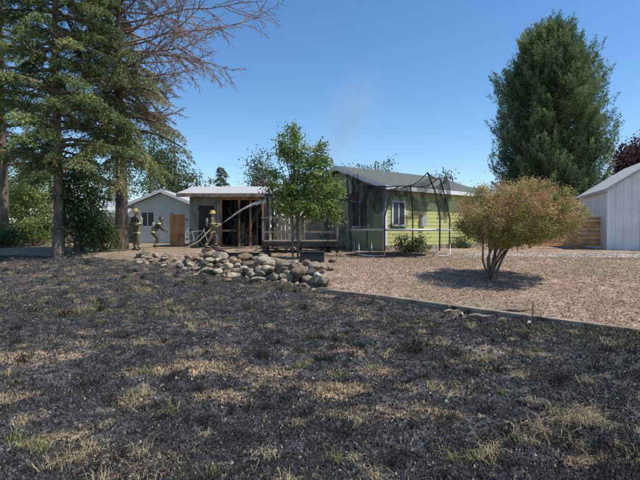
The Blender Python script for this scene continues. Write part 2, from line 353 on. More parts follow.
DK=[(.14,.175,.06),(.175,.21,.07),(.21,.225,.085),(.105,.14,.055)]
X,Y=PX(58,17.5),17.5
conifer('fir_tree',(X,Y,G(X,Y)),15,3.0,lambda t,a:3.3*(1-.45*t)*(.6+.4*min(1,t*5)),140,.55,DK,0,None,.20,.12,13,34)
X,Y=PX(4,23),23
conifer('fir_tree',(X,Y,G(X,Y)),16,4.0,lambda t,a:3.3*(1-.6*t),85,.5,[(.17,.21,.075),(.20,.23,.09)],1.0,None,.22,.15,10,26)
X,Y=PX(121,20),20
def azf(az,h):
    a=(az+math.pi)%(2*math.pi)-math.pi
    right=abs(a)<1.25
    if right: return h<8.2 and R.random()<.8
    return h<11 or R.random()<.45
dead=conifer('half_dead_fir_tree',(X,Y,G(X,Y)),15,3.9,lambda t,a:(3.5 if math.cos(a)>0 else 2.6)*(1-.5*t),170,.95,[(.17,.195,.075),(.21,.225,.085),(.13,.16,.06),(.25,.22,.10)],.4,azf,.28,.12,12,30)
items=[]
def deadb(p,d,L,r,dep):
    pts,dd=poly(p,d,L,6,.12,-.25 if dep==0 else .1); items.append((pts,np.linspace(r,max(r*.25,.009),7)))
    if dep>=2: return
    nch=[14,7][dep]
    for i in range(nch):
        s=.2+.78*(i+R.random())/nch; f=s*6; i0=min(int(f),5); p2=pts[i0]+(pts[i0+1]-pts[i0])*(f-i0); bd=pts[i0+1]-pts[i0]; bd/=np.linalg.norm(bd)
        sd=np.cross(bd,R.normal(size=3)); sd/=np.linalg.norm(sd); deadb(p2,bd*.9+sd*R.uniform(.5,.9)+np.array([0,0,-.2]),L*R.uniform(.18,.40)*(1.1-.4*s),r*.4,dep+1)
for i in range(42):
    h=5.5+9.2*(i+R.random())/42; a=R.uniform(-.95,.95); L=(6.0 if 7.2<h<10.5 else 3.2)*R.uniform(.55,1.1)
    deadb([.05,0,h],[math.cos(a),math.sin(a),R.uniform(-.1,.3)],L,.05,0)
for i in range(14):
    h=9+5.5*R.random(); a=R.uniform(1.5,4.8); deadb([0,0,h],[math.cos(a),math.sin(a),.2],2.4*R.uniform(.6,1.1),.04,0)
tubes('dead_branches',items,M_dead,dead,4)

X,Y=PX(549,31),31
def bigpine():
    e=empty('large_pine_tree',(X,Y,G(X,Y))); H=15.4; items=[(np.array([[0,0,t*H-.2] for t in np.linspace(0,.93,9)]),np.linspace(.38,.05,9))]
    C=[];A=[];Co=[]
    for i in range(440):
        t=((i+R.random())/440); h=1.3+(H-3.0)*t; az=i*2.399+R.normal()*.3
        hh=(h-1.3)/(H-3.0); prof=np.interp(hh,[0,.12,.35,.5,.65,.8,.92,1.0],[3.6,4.1,4.3,4.1,3.5,2.6,1.5,.4])*(1+.09*math.sin(3*az+h*.7)+.06*math.sin(5*az+h*1.3))
        L=min(prof*R.uniform(.6,1.04),4.5); d=np.array([math.cos(az),math.sin(az),.42])
        pts,_=poly([0,0,h-.3*L*.5],d,L,5,.03,-.35); items.append((pts,np.linspace(.03+.012*L,.01,6)))
        bc=np.array(random.choice([(.15,.205,.09),(.19,.25,.11),(.22,.28,.12),(.12,.175,.085)]))*R.uniform(.65,1.25)
        for j in range(9):
            s=R.uniform(.55,1.0); f=s*5; i0=min(int(f),4); p=pts[i0]+(pts[i0+1]-pts[i0])*(f-i0); p=p+R.normal(size=3)*np.array([.3,.3,.2])
            tl=R.uniform(.5,1.2); up=np.array([math.cos(az)*.4,math.sin(az)*.4,1.0])+R.normal(size=3)*.25; up/=np.linalg.norm(up)
            nn=62; q=R.random(nn); P=p+up*(q*tl)[:,None]+R.normal(size=(nn,3))*(.17*(1-.75*q))[:,None]
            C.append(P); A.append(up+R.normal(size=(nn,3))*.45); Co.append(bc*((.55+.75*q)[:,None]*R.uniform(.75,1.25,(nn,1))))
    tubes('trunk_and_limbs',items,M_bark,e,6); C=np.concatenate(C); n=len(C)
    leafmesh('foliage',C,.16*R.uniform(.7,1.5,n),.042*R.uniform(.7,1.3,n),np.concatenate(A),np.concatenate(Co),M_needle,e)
bigpine()

def broad(name,u,Y,blobs,pal,lsz,nleaf,trunks,tr=.035,sigma=.13,z0=None,bark=M_ltbark):
    X=PX(u,Y); g=G(X,Y); e=empty(name,(X,Y,g)); its=[]
    cs=[];rs=[];ns=[]
    for (bu,bv,ru,rv,nc) in blobs:
        c=W(bu,bv,Y)-np.array([X,Y,g]); cs.append(c); rs.append((ru/F*Y,ru/F*Y*.85,rv/F*Y)); ns.append(nc)
        t0=random.choice(trunks)
        for k in range(4):
            end=c+R.normal(size=3)*np.array(rs[-1])*.4; st0=np.array([t0[0],t0[1],0.0]); st=st0+np.array([(end[0]-st0[0])*.08,0,min(1.3+.1*k,end[2]*.6)])
            mid=(st+end)/2+np.array([0,0,.1]); its.append((np.array([st,mid,end]),[tr*.5,tr*.35,.008]))
    for (a,b,l) in trunks:
        pts,_=poly([a,b,-.1],[random.uniform(-.08,.08),random.uniform(-.1,.1),1],l,6,.04); its.append((pts,np.linspace(tr,tr*.4,7)))
    tubes('trunk_and_branches',its,bark,e,6)
    clumps(cs,rs,(ns,nleaf),sigma,pal,lsz,'foliage',e,M_leaf,.35,.55); return e
BR=[(.18,.26,.06),(.24,.31,.075),(.12,.185,.05),(.28,.32,.09)]
broad('young_maple_tree',293,14.5,[(297,160,20,24,52),(317,180,22,24,66),(287,192,19,22,60),(308,207,30,14,66),(283,148,7,18,14),(294,134,6,10,11),(332,205,13,20,28),(322,156,9,14,16),(338,190,6,10,8),(275,175,6,12,8)],BR,.085,40,[(0,0,2.4),(.16,.05,2.0)],.04,.12)
def umbrella():
    X,Y=groundpt(489,280); g=G(X,Y); e=empty('ornamental_bush',(X,Y,g)); its=[]
    cx=PX(519,Y)-X; k=Y/F; tips=[]
    zt=lambda v: PZ(v,Y)-g
    nC=700; d=R.normal(size=(nC,3)); d/=np.linalg.norm(d,axis=1)[:,None]; rad=R.random(nC)**.28
    rx=61*k; cz=zt(220)
    P=d*rad[:,None]*np.array([rx,rx*.9,1])
    under=np.interp(P[:,0]/rx,[-1,-.3,.2,1],[28,30,22,16])*k
    P[:,2]=np.where(d[:,2]>0,P[:,2]*(40*k),P[:,2]*under)+cz
    edge=1+.06*np.sin(7*np.arctan2(d[:,1],d[:,0])+4*d[:,2]); P[:,:2]*=edge[:,None]; P[:,0]+=cx
    for i in range(13):
        a=i*2.399; end=np.array([cx+math.cos(a)*rx*.7*R.uniform(.3,1),math.sin(a)*rx*.7*R.uniform(.3,1),cz+R.uniform(-.1,.4)])
        st=np.array([R.normal()*.05,R.normal()*.05,-.08]); m1=st+(end-st)*np.array([.2,.2,.35])+R.normal(size=3)*.04; m2=st+(end-st)*np.array([.62,.62,.72])+R.normal(size=3)*.05
        its.append((np.array([st,m1,m2,end]),[.030,.023,.016,.007]))
        for q in range(7):
            j=P[R.integers(nC)]
            if np.linalg.norm(j-end)<1.1: its.append((np.array([m2+(end-m2)*R.random(),(m2+j)/2+R.normal(size=3)*.04,j]),[.011,.008,.005]))
    tubes('stems',its,M_ltbark,e,6)
    per=100; sg=R.uniform(.04,.10,(nC,1)); Q=np.repeat(P,per,0)+R.normal(size=(nC*per,3))*np.repeat(sg,per,0)
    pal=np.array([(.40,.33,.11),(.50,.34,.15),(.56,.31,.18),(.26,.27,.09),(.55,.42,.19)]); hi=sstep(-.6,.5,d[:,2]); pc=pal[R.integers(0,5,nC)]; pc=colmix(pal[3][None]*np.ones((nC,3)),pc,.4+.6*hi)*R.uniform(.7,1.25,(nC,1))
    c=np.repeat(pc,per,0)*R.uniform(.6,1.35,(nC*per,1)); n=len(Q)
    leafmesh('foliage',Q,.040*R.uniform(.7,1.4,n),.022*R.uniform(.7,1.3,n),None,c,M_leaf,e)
umbrella()
def shrub(name,u,v,Y,ru,rv,nc,pal,lsz=.09,per=45,sigma=.16,dep=.8):
    X=PX(u,Y); g=G(X,Y); e=empty(name,(X,Y,g)); c=W(u,v,Y)-np.array([X,Y,g]); its=[]
    for i in range(9):
        end=c+R.normal(size=3)*np.array([ru,ru,rv])/F*Y*.45; end[2]=max(end[2],.3); st=np.array([R.normal()*.1,R.normal()*.1,-.1]); its.append((np.array([st,st+(end-st)*[.3,.3,.5],end]),[.035,.025,.01]))
    tubes('stems',its,M_bark,e,5)
    clumps([c],[(ru/F*Y,ru/F*Y*dep,rv/F*Y)],([nc],per),sigma,pal,lsz,'foliage',e,M_leaf,.35,.45); return e
D2=[(.085,.125,.045),(.11,.155,.055),(.065,.10,.035)]; LG=[(.28,.33,.10),(.22,.29,.085),(.33,.36,.13)]
shrub('dark_shrub',80,205,18,24,46,150,D2,.11,50,.2)
shrub('dark_shrub',98,235,18,18,18,70,D2,.10,45,.16)
shrub('light_green_shrub',22,200,25,42,30,170,LG,.13,45,.25)
shrub('light_green_shrub',35,232,24,30,12,80,LG,.12,40,.2)
shrub('dark_shrub',5,238,22,20,12,60,D2,.11,45,.18)
shrub('garden_shrub',412,248,18.0,20,12,80,[(.08,.12,.04),(.10,.14,.05)],.07,40,.12)
shrub('dark_shrub',462,244,21,9,8,30,D2,.08,40,.12)
def bgtree(name,u,Y,vt,vb,ru,pal,nc=130,lsz=.24,per=30,sig=.4):
    k=Y/F; X=PX(u,Y); g=G(X,Y); e=empty(name,(X,Y,g)); zt=PZ(vt,Y)-g; zb=PZ(vb,Y)-g
    tubes('trunk',[(np.array([[0,0,-.2],[.1,0,zt*.5],[0,0,zt*.9]]),[.25,.18,.05])],M_bark,e,7)
    cs=[];rs=[];ns=[]
    for i in range(6):
        a=R.uniform(0,6.28); f=R.random(); cs.append(np.array([math.cos(a)*ru*k*.45,math.sin(a)*ru*k*.45,zb+(zt-zb)*(.25+.6*f)])); rs.append((ru*k*.6,ru*k*.6,(zt-zb)*.26)); ns.append(nc//6)
    clumps(cs,rs,(ns,per),sig,pal,lsz,'foliage',e,M_leaf,.3,.5)
H1=[(.13,.17,.08),(.16,.20,.095),(.11,.155,.08)]; PU=[(.15,.07,.075),(.19,.09,.085),(.12,.07,.07)]
bgtree('background_tree',175,42,128,215,30,H1,160); bgtree('background_tree',150,48,140,215,34,H1,160)
bgtree('background_tree',268,46,158,225,20,H1,120); bgtree('purple_plum_tree',258,40,178,222,16,PU,80)
bgtree('background_tree',375,48,153,225,24,[(.16,.20,.13),(.18,.22,.14)],150); bgtree('background_tree',352,46,165,225,14,H1,90)
bgtree('background_tree',452,50,170,228,13,[(.15,.19,.12)],90)
bgtree('purple_plum_tree',634,31,138,225,19,PU,230,.2); bgtree('background_tree',490,38,188,240,24,D2,130); bgtree('background_tree',535,37,190,240,40,D2,170)
bgtree('background_tree',595,36,185,240,26,D2,130); bgtree('background_tree',110,52,165,225,30,H1,110); bgtree('background_tree',50,50,150,225,40,H1,150)
bgtree('background_tree',-20,40,120,230,40,H1,170); bgtree('background_tree',670,44,150,230,34,H1,130); bgtree('background_tree',310,60,180,228,30,H1,100); bgtree('background_tree',420,60,182,228,30,H1,100)
X,Y=PX(221,38),38
conifer('small_spruce_tree',(X,Y,G(X,Y)),6.1,.6,lambda t,a:1.5*(1-.9*t),60,.2,[(.12,.16,.085)],0,None,.12,.2,8,16)
n=900; az=R.uniform(0,2*math.pi,n); rr_=R.uniform(110,150,n); cx_=np.cos(az)*rr_; cy_=np.sin(az)*rr_
per=26; hgt=R.uniform(1,7,n)+2.5*np.sin(az*9); Pc=np.stack([cx_,cy_,hgt],1); Q=np.repeat(Pc,per,0)+R.normal(size=(n*per,3))*np.array([2.6,2.6,2.0]); Q[:,2]=np.abs(Q[:,2])+.6
leafmesh('distant_tree_line',Q,1.5,1.0,None,np.repeat(np.array(H1)[R.integers(0,3,n)],per,0)*R.uniform(.8,1.2,(n*per,1)),M_leaf)

# ---------------------------------------------------------------- buildings
def siding(name,p0,p1,z0,z1,step,m,parent,top=None,out=0.014):
    p0=np.array(p0,float);p1=np.array(p1,float);L=np.linalg.norm(p1-p0);d=(p1-p0)/L;nrm=np.array([d[1],-d[0]])
    V=[];Fs=[];z=z0
    def add(a,b,c,e):
        k=len(V); V.extend([a,b,c,e]); Fs.append((k,k+1,k+2,k+3))
    while z<z1-1e-3:
        zt=min(z+step,z1); s0,s1=0,L
        if top is not None:
            ss=[s for s in np.linspace(0,L,200) if top(s)>=zt-.02]
            if not ss: break
            s0,s1=ss[0],ss[-1]
        a=p0+d*s0+nrm*out;b=p0+d*s1+nrm*out;a2=p0+d*s0+nrm*.003;b2=p0+d*s1+nrm*.003
        add((*a,z),(*b,z),(*b2,zt),(*a2,zt)); add((*(p0+d*s0),z),(*(p0+d*s1),z),(*b,z),(*a,z)); z=zt
    return prism(name,V,Fs,m,parent)
def house(name,origin,rot,Lx,Ly,hw,rise,m_wall,m_roof,m_side=None,over=.4,step=.17,open_front=None):
    e=empty(name,origin,rot); ms=m_side or m_wall
    V=[(0.02,.02,-.3),(Lx-.02,.02,-.3),(Lx-.02,Ly-.02,-.3),(0.02,Ly-.02,-.3),(0.02,.02,hw),(Lx-.02,.02,hw),(Lx-.02,Ly-.02,hw),(0.02,Ly-.02,hw),(0.02,Ly/2,hw+rise-.03),(Lx-.02,Ly/2,hw+rise-.03)]
    prism('walls',V,[(0,1,5,4),(2,3,7,6),(1,2,6,9,5),(3,0,4,8,7)],m_wall,e)
    siding('front_siding',(0,0),(Lx,0),0.02,hw,step,m_wall,e); siding('rear_siding',(Lx,Ly),(0,Ly),0.02,hw,step,m_wall,e)
    tp=lambda s:hw+rise*(1-abs(s-Ly/2)/(Ly/2))-.04
    siding('end_siding_a',(0,Ly),(0,0),0.02,hw+rise,step,ms,e,tp); siding('end_siding_b',(Lx,0),(Lx,Ly),0.02,hw+rise,step,ms,e,tp)
    sl=rise/(Ly/2); zo=hw-sl*over; t=.10
    for i,(ya,yb) in enumerate([(-over,Ly/2),(Ly+over,Ly/2)]):
        V=[(-over,ya,zo+.04),(Lx+over,ya,zo+.04),(Lx+over,yb,hw+rise+.04),(-over,yb,hw+rise+.04)]; V+=[(a,b,c+t) for a,b,c in V]
        prism('roof_slope_%d'%(i+1),V,BF,m_roof,e)
    multibox('fascia',[(-over,Lx+over,-over-.03,-over-.002,zo-.06,zo+.11),(-over,Lx+over,Ly+over+.002,Ly+over+.03,zo-.06,zo+.11)],M_white,e)
    for i,xx in enumerate((-over-.03,Lx+over+.002)):
        V=[(xx,-over,zo-.06),(xx,Ly/2,hw+rise-.06),(xx,Ly+over,zo-.06),(xx,Ly+over,zo+.12),(xx,Ly/2,hw+rise+.12),(xx,-over,zo+.12)]; V+=[(a+.028,b,c) for a,b,c in V]
        prism('bargeboard_%d'%(i+1),V,[(0,1,4,5),(1,2,3,4),(11,10,7,6),(10,9,8,7),(0,5,11,6)[::-1],(5,4,10,11),(4,3,9,10),(0,6,7,1),(1,7,8,2),(2,8,9,3)],M_white,e)
    multibox('corner_trim',[(-.03,.09,-.035,-.022,0,hw-.1),(Lx-.09,Lx+.03,-.035,-.022,0,hw-.1),(-.035,-.022,-.02,.09,0,hw-.1),(Lx+.022,Lx+.035,-.02,.09,0,hw-.1)],M_white,e)
    return e
def window(e,x0,x1,z0,z1,side='f',y=0,mull=1):
    f=.07
    if side=='f':
        B=lambda a,b,c,d,p,q:(a,b,y-q,y-p,c,d)
    else:
        B=lambda a,b,c,d,p,q:(-q,-p,a,b,c,d)
    box('window_glass',*B(x0+f,x1-f,z0+f,z1-f,.022,.036),M_glass,e)
    bx=[B(x0,x1,z1-f,z1,.022,.06),B(x0,x1,z0,z0+f,.022,.06),B(x0,x0+f,z0+f,z1-f,.022,.06),B(x1-f,x1,z0+f,z1-f,.022,.06)]
    xm=(x0+x1)/2
    if mull: bx.append(B(xm-.025,xm+.025,z0+f,z1-f,.037,.055))
    multibox('window_frame',bx,M_white,e)
A=np.array([PX(385,18.6),18.6]); B=np.array([PX(479,22.6),22.6]); d=B-A; L=float(np.linalg.norm(d)); rot=math.atan2(d[1],d[0]); g=G(*A)
gh=house('green_house',(A[0],A[1],g),rot,L,5.4,2.62,.95,M_olive,M_roofg,M_oliveg,.35)
window(gh,.35,1.15,1.0,2.05)
window(gh,.9,2.0,.95,2.1,'s')
box('skirting',-.02,L+.02,-.05,-.037,-.3,.22,M_oldwood,gh)
box('meter_box',2.1,2.4,-.16,-.024,1.0,1.5,M_steel,gh,.01)
box('door',-.05,-.024,3.0,3.9,.05,2.1,M_white,gh)
lt=empty('burned_lean_to',(PX(352,18.3),18.3,G(0.9,18.3)))
multibox('posts',[(-3.4,-3.3,0,.1,-.2,2.3),(-2.2,-2.1,0,.1,-.2,2.35),(-1.0,-.9,0,.1,-.2,2.3),(-.1,0,0,.1,-.2,2.2),(-3.4,-3.3,2,2.1,-.2,2.3),(-1.0,-.9,2,2.1,-.2,2.4)],M_char,lt)
multibox('beams',[(-3.45,.05,-.04,.0-.003,2.15,2.28),(-3.45,.05,2.103,2.15,2.15,2.28),(-2.6,-2.52,-.2,2.3,2.285,2.37),(-1.4,-1.32,-.2,2.3,2.285,2.37)],M_char,lt)
multibox('back_boards',[(-3.3+i*.17,-3.3+i*.17+.15,2.16,2.19,-.2,1.5+.25*math.sin(i*2.3)) for i in range(19)],M_oldwood,lt)
dk=empty('wooden_deck',(PX(262,17.4),17.4,G(-2,17.4)))
multibox('deck_boards',[(i*.145,i*.145+.135,0,1.9,.42,.46) for i in range(20)],M_oldwood,dk)
multibox('deck_frame',[(0,2.9,-.04,-.002,.24,.415),(.02,.12,0,.1,-.2,.41),(1.4,1.5,0,.1,-.2,.41),(2.78,2.88,0,.1,-.2,.41)],M_char,dk)
multibox('railing',[(0,.09,-.04,.05,.465,1.3),(1.4,1.49,-.04,.05,.465,1.3),(2.8,2.89,-.04,.05,.465,1.3),(-.03,2.93,-.06,.07,1.305,1.345),(.092,1.398,-.01,.02,.75,.83),(1.492,2.798,-.01,.02,.75,.83)],M_oldwood,dk)

Y0=22.5; x0=PX(190,Y0); x1=PX(264,Y0); g=G(-5,Y0); bh=empty('burned_house',(x0,Y0,g)); Lx=x1-x0; hw=2.45
siding('grey_siding',(0,0),(1.45,0),0,hw,.17,M_grey,bh); box('wall_left',0,1.45,.003,.12,-.3,hw,M_grey,bh); box('side_wall',-.003+0,.1,.123,5,-.3,hw,M_grey,bh)
siding('side_siding',(0,5),(0,0),0,hw,.17,M_grey,bh)
box('interior_back_wall',.1,Lx,2.4,2.5,-.3,hw,M_char,bh); box('right_wall',Lx-.1,Lx,.6,2.39,-.3,hw,M_char,bh)
box('door',.45,1.2,-.06,-.024,.03,2.0,M_char,bh); multibox('door_trim',[(.37,.447,-.07,-.023,.03,2.08),(1.203,1.28,-.07,-.023,.03,2.08),(.447,1.203,-.07,-.023,2.003,2.08)],M_oldwood,bh)
multibox('studs',[(a,a+.09,0.0,.09,-.2,2.3) for a in (1.47,2.35,2.9,Lx-.1)]+[(1.47,2.35,.092,.15,.75,.84)],M_wood,bh)
multibox('header',[(1.455,Lx,-.03,.12,2.303,2.44)],M_wood,bh)
multibox('charred_posts',[(2.1,2.2,.4,.5,-.2,2.4),(3.15,3.24,.5,.6,-.2,2.4),(1.7,1.8,1.2,1.3,-.2,2.4),(2.6,2.66,.3,.38,-.2,1.7)],M_char,bh)
for (a,b_,r_) in [(1.6,.25,.5),(2.7,.2,-.4),(2.2,.3,.9)]:
    o=box('fallen_rafter',-.03,.03,-.03,.03,0,2.1,M_char,bh); o.location=(a,b_,0); o.rotation_euler=(.2,r_,0)
multibox('shelving_debris',[(1.7,2.3,1.6,2.0,0,.9),(2.5,3.1,1.4,1.9,0,.6),(2.35,2.5,.9,1.1,0,1.2)],M_oldwood,bh)
V=[(-.5,-.5,hw+.02),(Lx+.2,-.5,hw+.02),(Lx+.0,2.4,hw+.62),(-.5,2.4,hw+.62)]; V+=[(a,b,c+.1) for a,b,c in V]; prism('roof_front',V,BF,M_roofl,bh)
V=[(-.5,5.3,hw+.02),(Lx,5.3,hw+.02),(Lx,2.405,hw+.62),(-.5,2.405,hw+.62)]; V+=[(a,b,c+.1) for a,b,c in V]; prism('roof_back',V,BF,M_roofl,bh)
box('fascia',-.5,Lx+.2,-.54,-.503,hw-.06,hw+.11,M_oldwood,bh)
prism('gable_end',[(-.02,0,hw),(-.02,5,hw),(-.02,2.45,hw+.58),(.1,0,hw),(.1,5,hw),(.1,2.45,hw+.58)],[(0,2,1),(3,4,5),(0,3,5,2),(1,2,5,4)],M_grey,bh)
Y1=29; xa=PX(134,Y1); xb=PX(192,Y1); g=G(-10,Y1)
nh=house('pale_neighbour_house',(xb,Y1,g),math.pi/2,8,xb-xa,2.45,.75,M_pale,M_roofl,None,.45)
window(nh,2.3,3.2,1.0,2.0,'s')
g=G(-18,40)
wh=house('white_neighbour_house',(PX(60,40),40,g),0.1,5.4,6,2.5,.9,M_white,M_roofl,None,.4); window(wh,3.4,4.6,1,2)
sh=empty('storage_shed',(PX(607,19.5),19.5,G(11.9,19.5)),-.30); Wd=4.2; hw=2.5; rs=1.35
V=[(0,0,-.3),(Wd,0,-.3),(Wd,5,-.3),(0,5,-.3),(0,0,hw),(Wd,0,hw),(Wd,5,hw),(0,5,hw),(Wd/2,0,hw+rs),(Wd/2,5,hw+rs)]
prism('walls',V,[(0,1,5,8,4),(2,3,7,9,6),(1,2,6,5),(3,0,4,7)],M_shed,sh)
multibox('battens',[(a,a+.04,-.012,-.002,.0,hw-.05+min(a,Wd-a)*rs/(Wd/2)) for a in np.arange(.3,4.1,.3)],M_shed,sh)
multibox('corner_boards',[(-.02,.12,-.03,-.013,0,hw),(Wd-.12,Wd+.02,-.03,-.013,0,hw),(-.03,-.003,0,.12,0,hw)],M_white,sh)
for i,(xa_,xb_) in enumerate([(-.15,Wd/2),(Wd+.15,Wd/2)]):
    zl=hw-.15*rs/(Wd/2); V=[(xa_,-.3,zl+.03),(xa_,5.3,zl+.03),(xb_,5.3,hw+rs+.03),(xb_,-.3,hw+rs+.03)]; V+=[(a,b,c+.12) for a,b,c in V]; prism('roof_slope_%d'%(i+1),V,[f[::-1] for f in BF] if i==0 else BF,M_roofl,sh)
multibox('door',[(1.2,3.0,-.05,-.021,.05,2.1)],M_white,sh)
def fence(name,xa,xb,Y,h,m,gap=.012,bw=.14,rot=0,horiz=False):
    e=empty(name,(xa,Y,G(xa,Y)),rot); L=xb-xa
    if horiz:
        multibox('boards',[(0,L,-.03,0-.002,.12+i*.19,.12+i*.19+.15) for i in range(int(h/.19))],m,e)
    else:
        multibox('boards',[(i*(bw+gap),i*(bw+gap)+bw,-.02,0-.002,.04,h+.015*math.sin(i*5.1)) for i in range(int(L/(bw+gap)))],m,e)
    multibox('rails_and_posts',[(0,L,0,.05,.3,.4),(0,L,0,.05,h-.3,h-.2)]+[(i*2.0,i*2.0+.1,.052,.15,-.3,h+.08) for i in range(int(L/2.0)+1)],m,e); return e
fence('cedar_fence',PX(530,20.5),PX(604,20.5),20.5,1.35,M_cedar,horiz=True)
fence('weathered_fence',PX(470,27),PX(760,27),27,1.5,M_oldwood)
fence('cedar_gate',PX(170,23.2),PX(188,23.2),23.2,1.6,M_cedar)
fence('weathered_fence',PX(-60,26),PX(70,26),26,1.2,M_oldwood)
fence('weathered_fence',PX(60,31),PX(135,31),31,1.7,M_oldwood)
rp=empty('charred_planter_box',(PX(215,14.6),14.6,G(-3,14.6))); multibox('planks',[(0,1.7,0,.04,0,.16),(0,1.7,.7,.74,0,.16),(0,.04,.043,.697,0,.16),(1.66,1.7,.043,.697,0,.16)],M_char,rp); box('soil',.042,1.658,.042,.698,-.05,.1,M_char,rp)
bb=empty('black_storage_box',(PX(300,13.6),13.6,G(-.5,13.6)+.0),.05); box('tub',0,.72,0,.4,.02,.27,M_black,bb,.02); box('lid',-.02,.74,-.02,.42,.275,.32,M_black,bb,.01)
cb=empty('charred_boards')
for i in range(26):
    X=random.uniform(-6.5,1.0); Y=random.uniform(16.2,21.5); o=box('board_%d'%i,-random.uniform(.3,.9),random.uniform(.3,.9),-.06,.06,0,.04,M_char if i%3 else M_oldwood,cb); o.location=(X,Y,G(X,Y)+.04); o.rotation_euler=(0,random.uniform(-.15,.15),random.uniform(0,3))
bk=empty('bicycle',(PX(196,21.9),21.9,G(-5.9,21.9)+.33),.1); bk.rotation_euler=(-.15,0,.1)
th=np.linspace(0,2*math.pi,25)
for nm,cx in (('front_wheel',.52),('rear_wheel',-.52)):
    tubes(nm,[(np.stack([cx+.32*np.cos(th),0*th,.32*np.sin(th)],1),[.02]*25)]+[(np.array([[cx,0,0],[cx+.31*math.cos(a),0,.31*math.sin(a)]]),[.003]*2) for a in th[::2]],M_black,bk,6)
tubes('frame',[(np.array(q,float),[.017]*len(q)) for q in ([[-.52,0,0],[-.08,0,-.02],[.35,0,.42]],[[-.08,0,-.02],[-.2,0,.48]],[[-.2,0,.42],[.35,0,.46]],[[-.52,0,0],[-.2,0,.42]],[[.52,0,0],[.38,0,.45],[.34,0,.62]])],M_steel,bk,6)
tubes('handlebar_and_seat',[(np.array([[.34,-.26,.66],[.36,0,.62],[.34,.26,.66]]),[.014]*3),(np.array([[-.32,0,.52],[-.2,0,.52],[-.06,0,.52]]),[.05,.05,.02])],M_black,bk,6)

# ---------------------------------------------------------------- trampoline
Yt=16.4; Xt=PX(400,Yt); g=G(Xt,Yt); tr=empty('trampoline',(Xt,Yt,g)); Rr=1.74; hb=.88
th=np.linspace(0,2*math.pi,49)
ring=lambda r,z:np.stack([np.cos(th)*r,np.sin(th)*r,np.full(49,z)],1)
tubes('frame_ring',[(ring(Rr,hb),[.03]*49)],M_steel,tr,8)
V=[(0,0,hb-.03)]+[(math.cos(a)*1.45,math.sin(a)*1.45,hb-.005) for a in th[:-1]]; prism('jumping_mat',V,[(0,i+1,(i+1)%48+1) for i in range(48)],M_black,tr)
its=[]
for i in range(72):
    a=i*2*math.pi/72; its.append((np.array([[math.cos(a)*1.45,math.sin(a)*1.45,hb-.005],[math.cos(a)*1.6,math.sin(a)*1.6,hb-.003],[math.cos(a)*1.73,math.sin(a)*1.73,hb]]),[.008]*3))
tubes('springs',its,M_steel,tr,4)
its=[]
for i in range(4):
    a=i*math.pi/2+.5; b=a+.62
    p=lambda q,z:[math.cos(q)*Rr,math.sin(q)*Rr,z]
    its.append((np.array([p(a,hb),p(a,.45),p(a,.06),p((a*2+b)/3,.03),p((a+b*2)/3,.03),p(b,.06),p(b,.45),p(b,hb)]),[.022]*8))
tubes('legs',its,M_steel,tr,8)
its=[];tops=[]
TZ=[2.75,2.6,2.7,2.85,2.30,2.72]; LN=[-.10,.05,.12,-.03,.25,-.22]; TR=[Rr-.35,Rr,Rr+.05,Rr+.15,Rr-.3,Rr-.1]
for i in range(6):
    a=i*math.pi/3+.08; lean=LN[i]; tipz=TZ[i]
    q=[[math.cos(a)*(Rr+.06),math.sin(a)*(Rr+.06),.2],[math.cos(a)*(Rr+.07),math.sin(a)*(Rr+.07),1.3],[math.cos(a+lean*.35)*(Rr+.5*(TR[i]-Rr)+.04),math.sin(a+lean*.35)*(Rr+.5*(TR[i]-Rr)+.04),2.1],[math.cos(a+lean)*TR[i],math.sin(a+lean)*TR[i],tipz]]
    its.append((np.array(q),[.026]*4)); tops.append(np.array(q[-1]))
tubes('net_poles',its,M_black,tr,8)
its=[]
for i in range(6):
    a,b=tops[i],tops[(i+1)%6]; m=(a+b)/2+np.array([0,0,-.10-.2*R.random()]); m[:2]*=1.06
    its.append((np.array([a,(a+m)/2+[0,0,-.04],m,(b+m)/2+[0,0,-.04],b]),[.018]*5))
tubes('top_cord',its,M_black,tr,6)
m,nt,b=newmat('safety_net'); b.inputs['Base Color'].default_value=(.014,.014,.016,1); b.inputs['Roughness'].default_value=.9
tc=N(nt,'ShaderNodeTexCoord'); no=N(nt,'ShaderNodeTexNoise'); no.inputs['Scale'].default_value=9; no.inputs['Detail'].default_value=2; nt.links.new(tc.outputs['Object'],no.inputs['Vector'])
mr=N(nt,'ShaderNodeMapRange'); mr.inputs[1].default_value=.35; mr.inputs[2].default_value=.65; mr.inputs[3].default_value=.38; mr.inputs[4].default_value=.6; nt.links.new(no.outputs[0],mr.inputs[0]); nt.links.new(mr.outputs[0],b.inputs['Alpha'])
M_net=m
V=[];Fs=[];nu,nv_=200,40
def topz(a):
    s=((a-.08)%(2*math.pi))/(math.pi/3); i=int(s)%6; f=s-int(s); return (tops[i][2]*(1-f)+tops[(i+1)%6][2]*f)-.2*math.sin(math.pi*f)
for i in range(nu+1):
    a=2*math.pi*i/nu; tz=topz(a)
    for j in range(nv_+1):
        f=j/nv_; r=Rr-.06+.09*math.sin(a*23+f*5)*f*(1-f)*3; V.append((math.cos(a)*r,math.sin(a)*r,hb+.02+(tz-hb)*f))
for i in range(nu):
    a=2*math.pi*(i+.5)/nu
    for j in range(nv_):
        f=(j+.5)/nv_; hole=float(fbm(np.array([a*2.3+.7]),np.array([f*2.4]),91)[0])
        lim=.45+.28*(f-.4)+.03*math.sin(a*17)
        if math.cos(a)<-.45: lim+=.14
        if hole<lim: k=i*(nv_+1)+j; Fs.append((k,k+nv_+1,k+nv_+2,k+1))
prism('torn_net',V,Fs,M_net,tr)
V=[];Fs=[]
AN=[3.4,3.8,2.7,4.6,5.6,3.1,0.2,4.1,3.25,3.55,3.3,2.95,4.0,3.7]; LNN=[1.1,.9,.9,.5,.6,1.3,.8,.6,1.5,.9,.6,.8,.8,1.1]
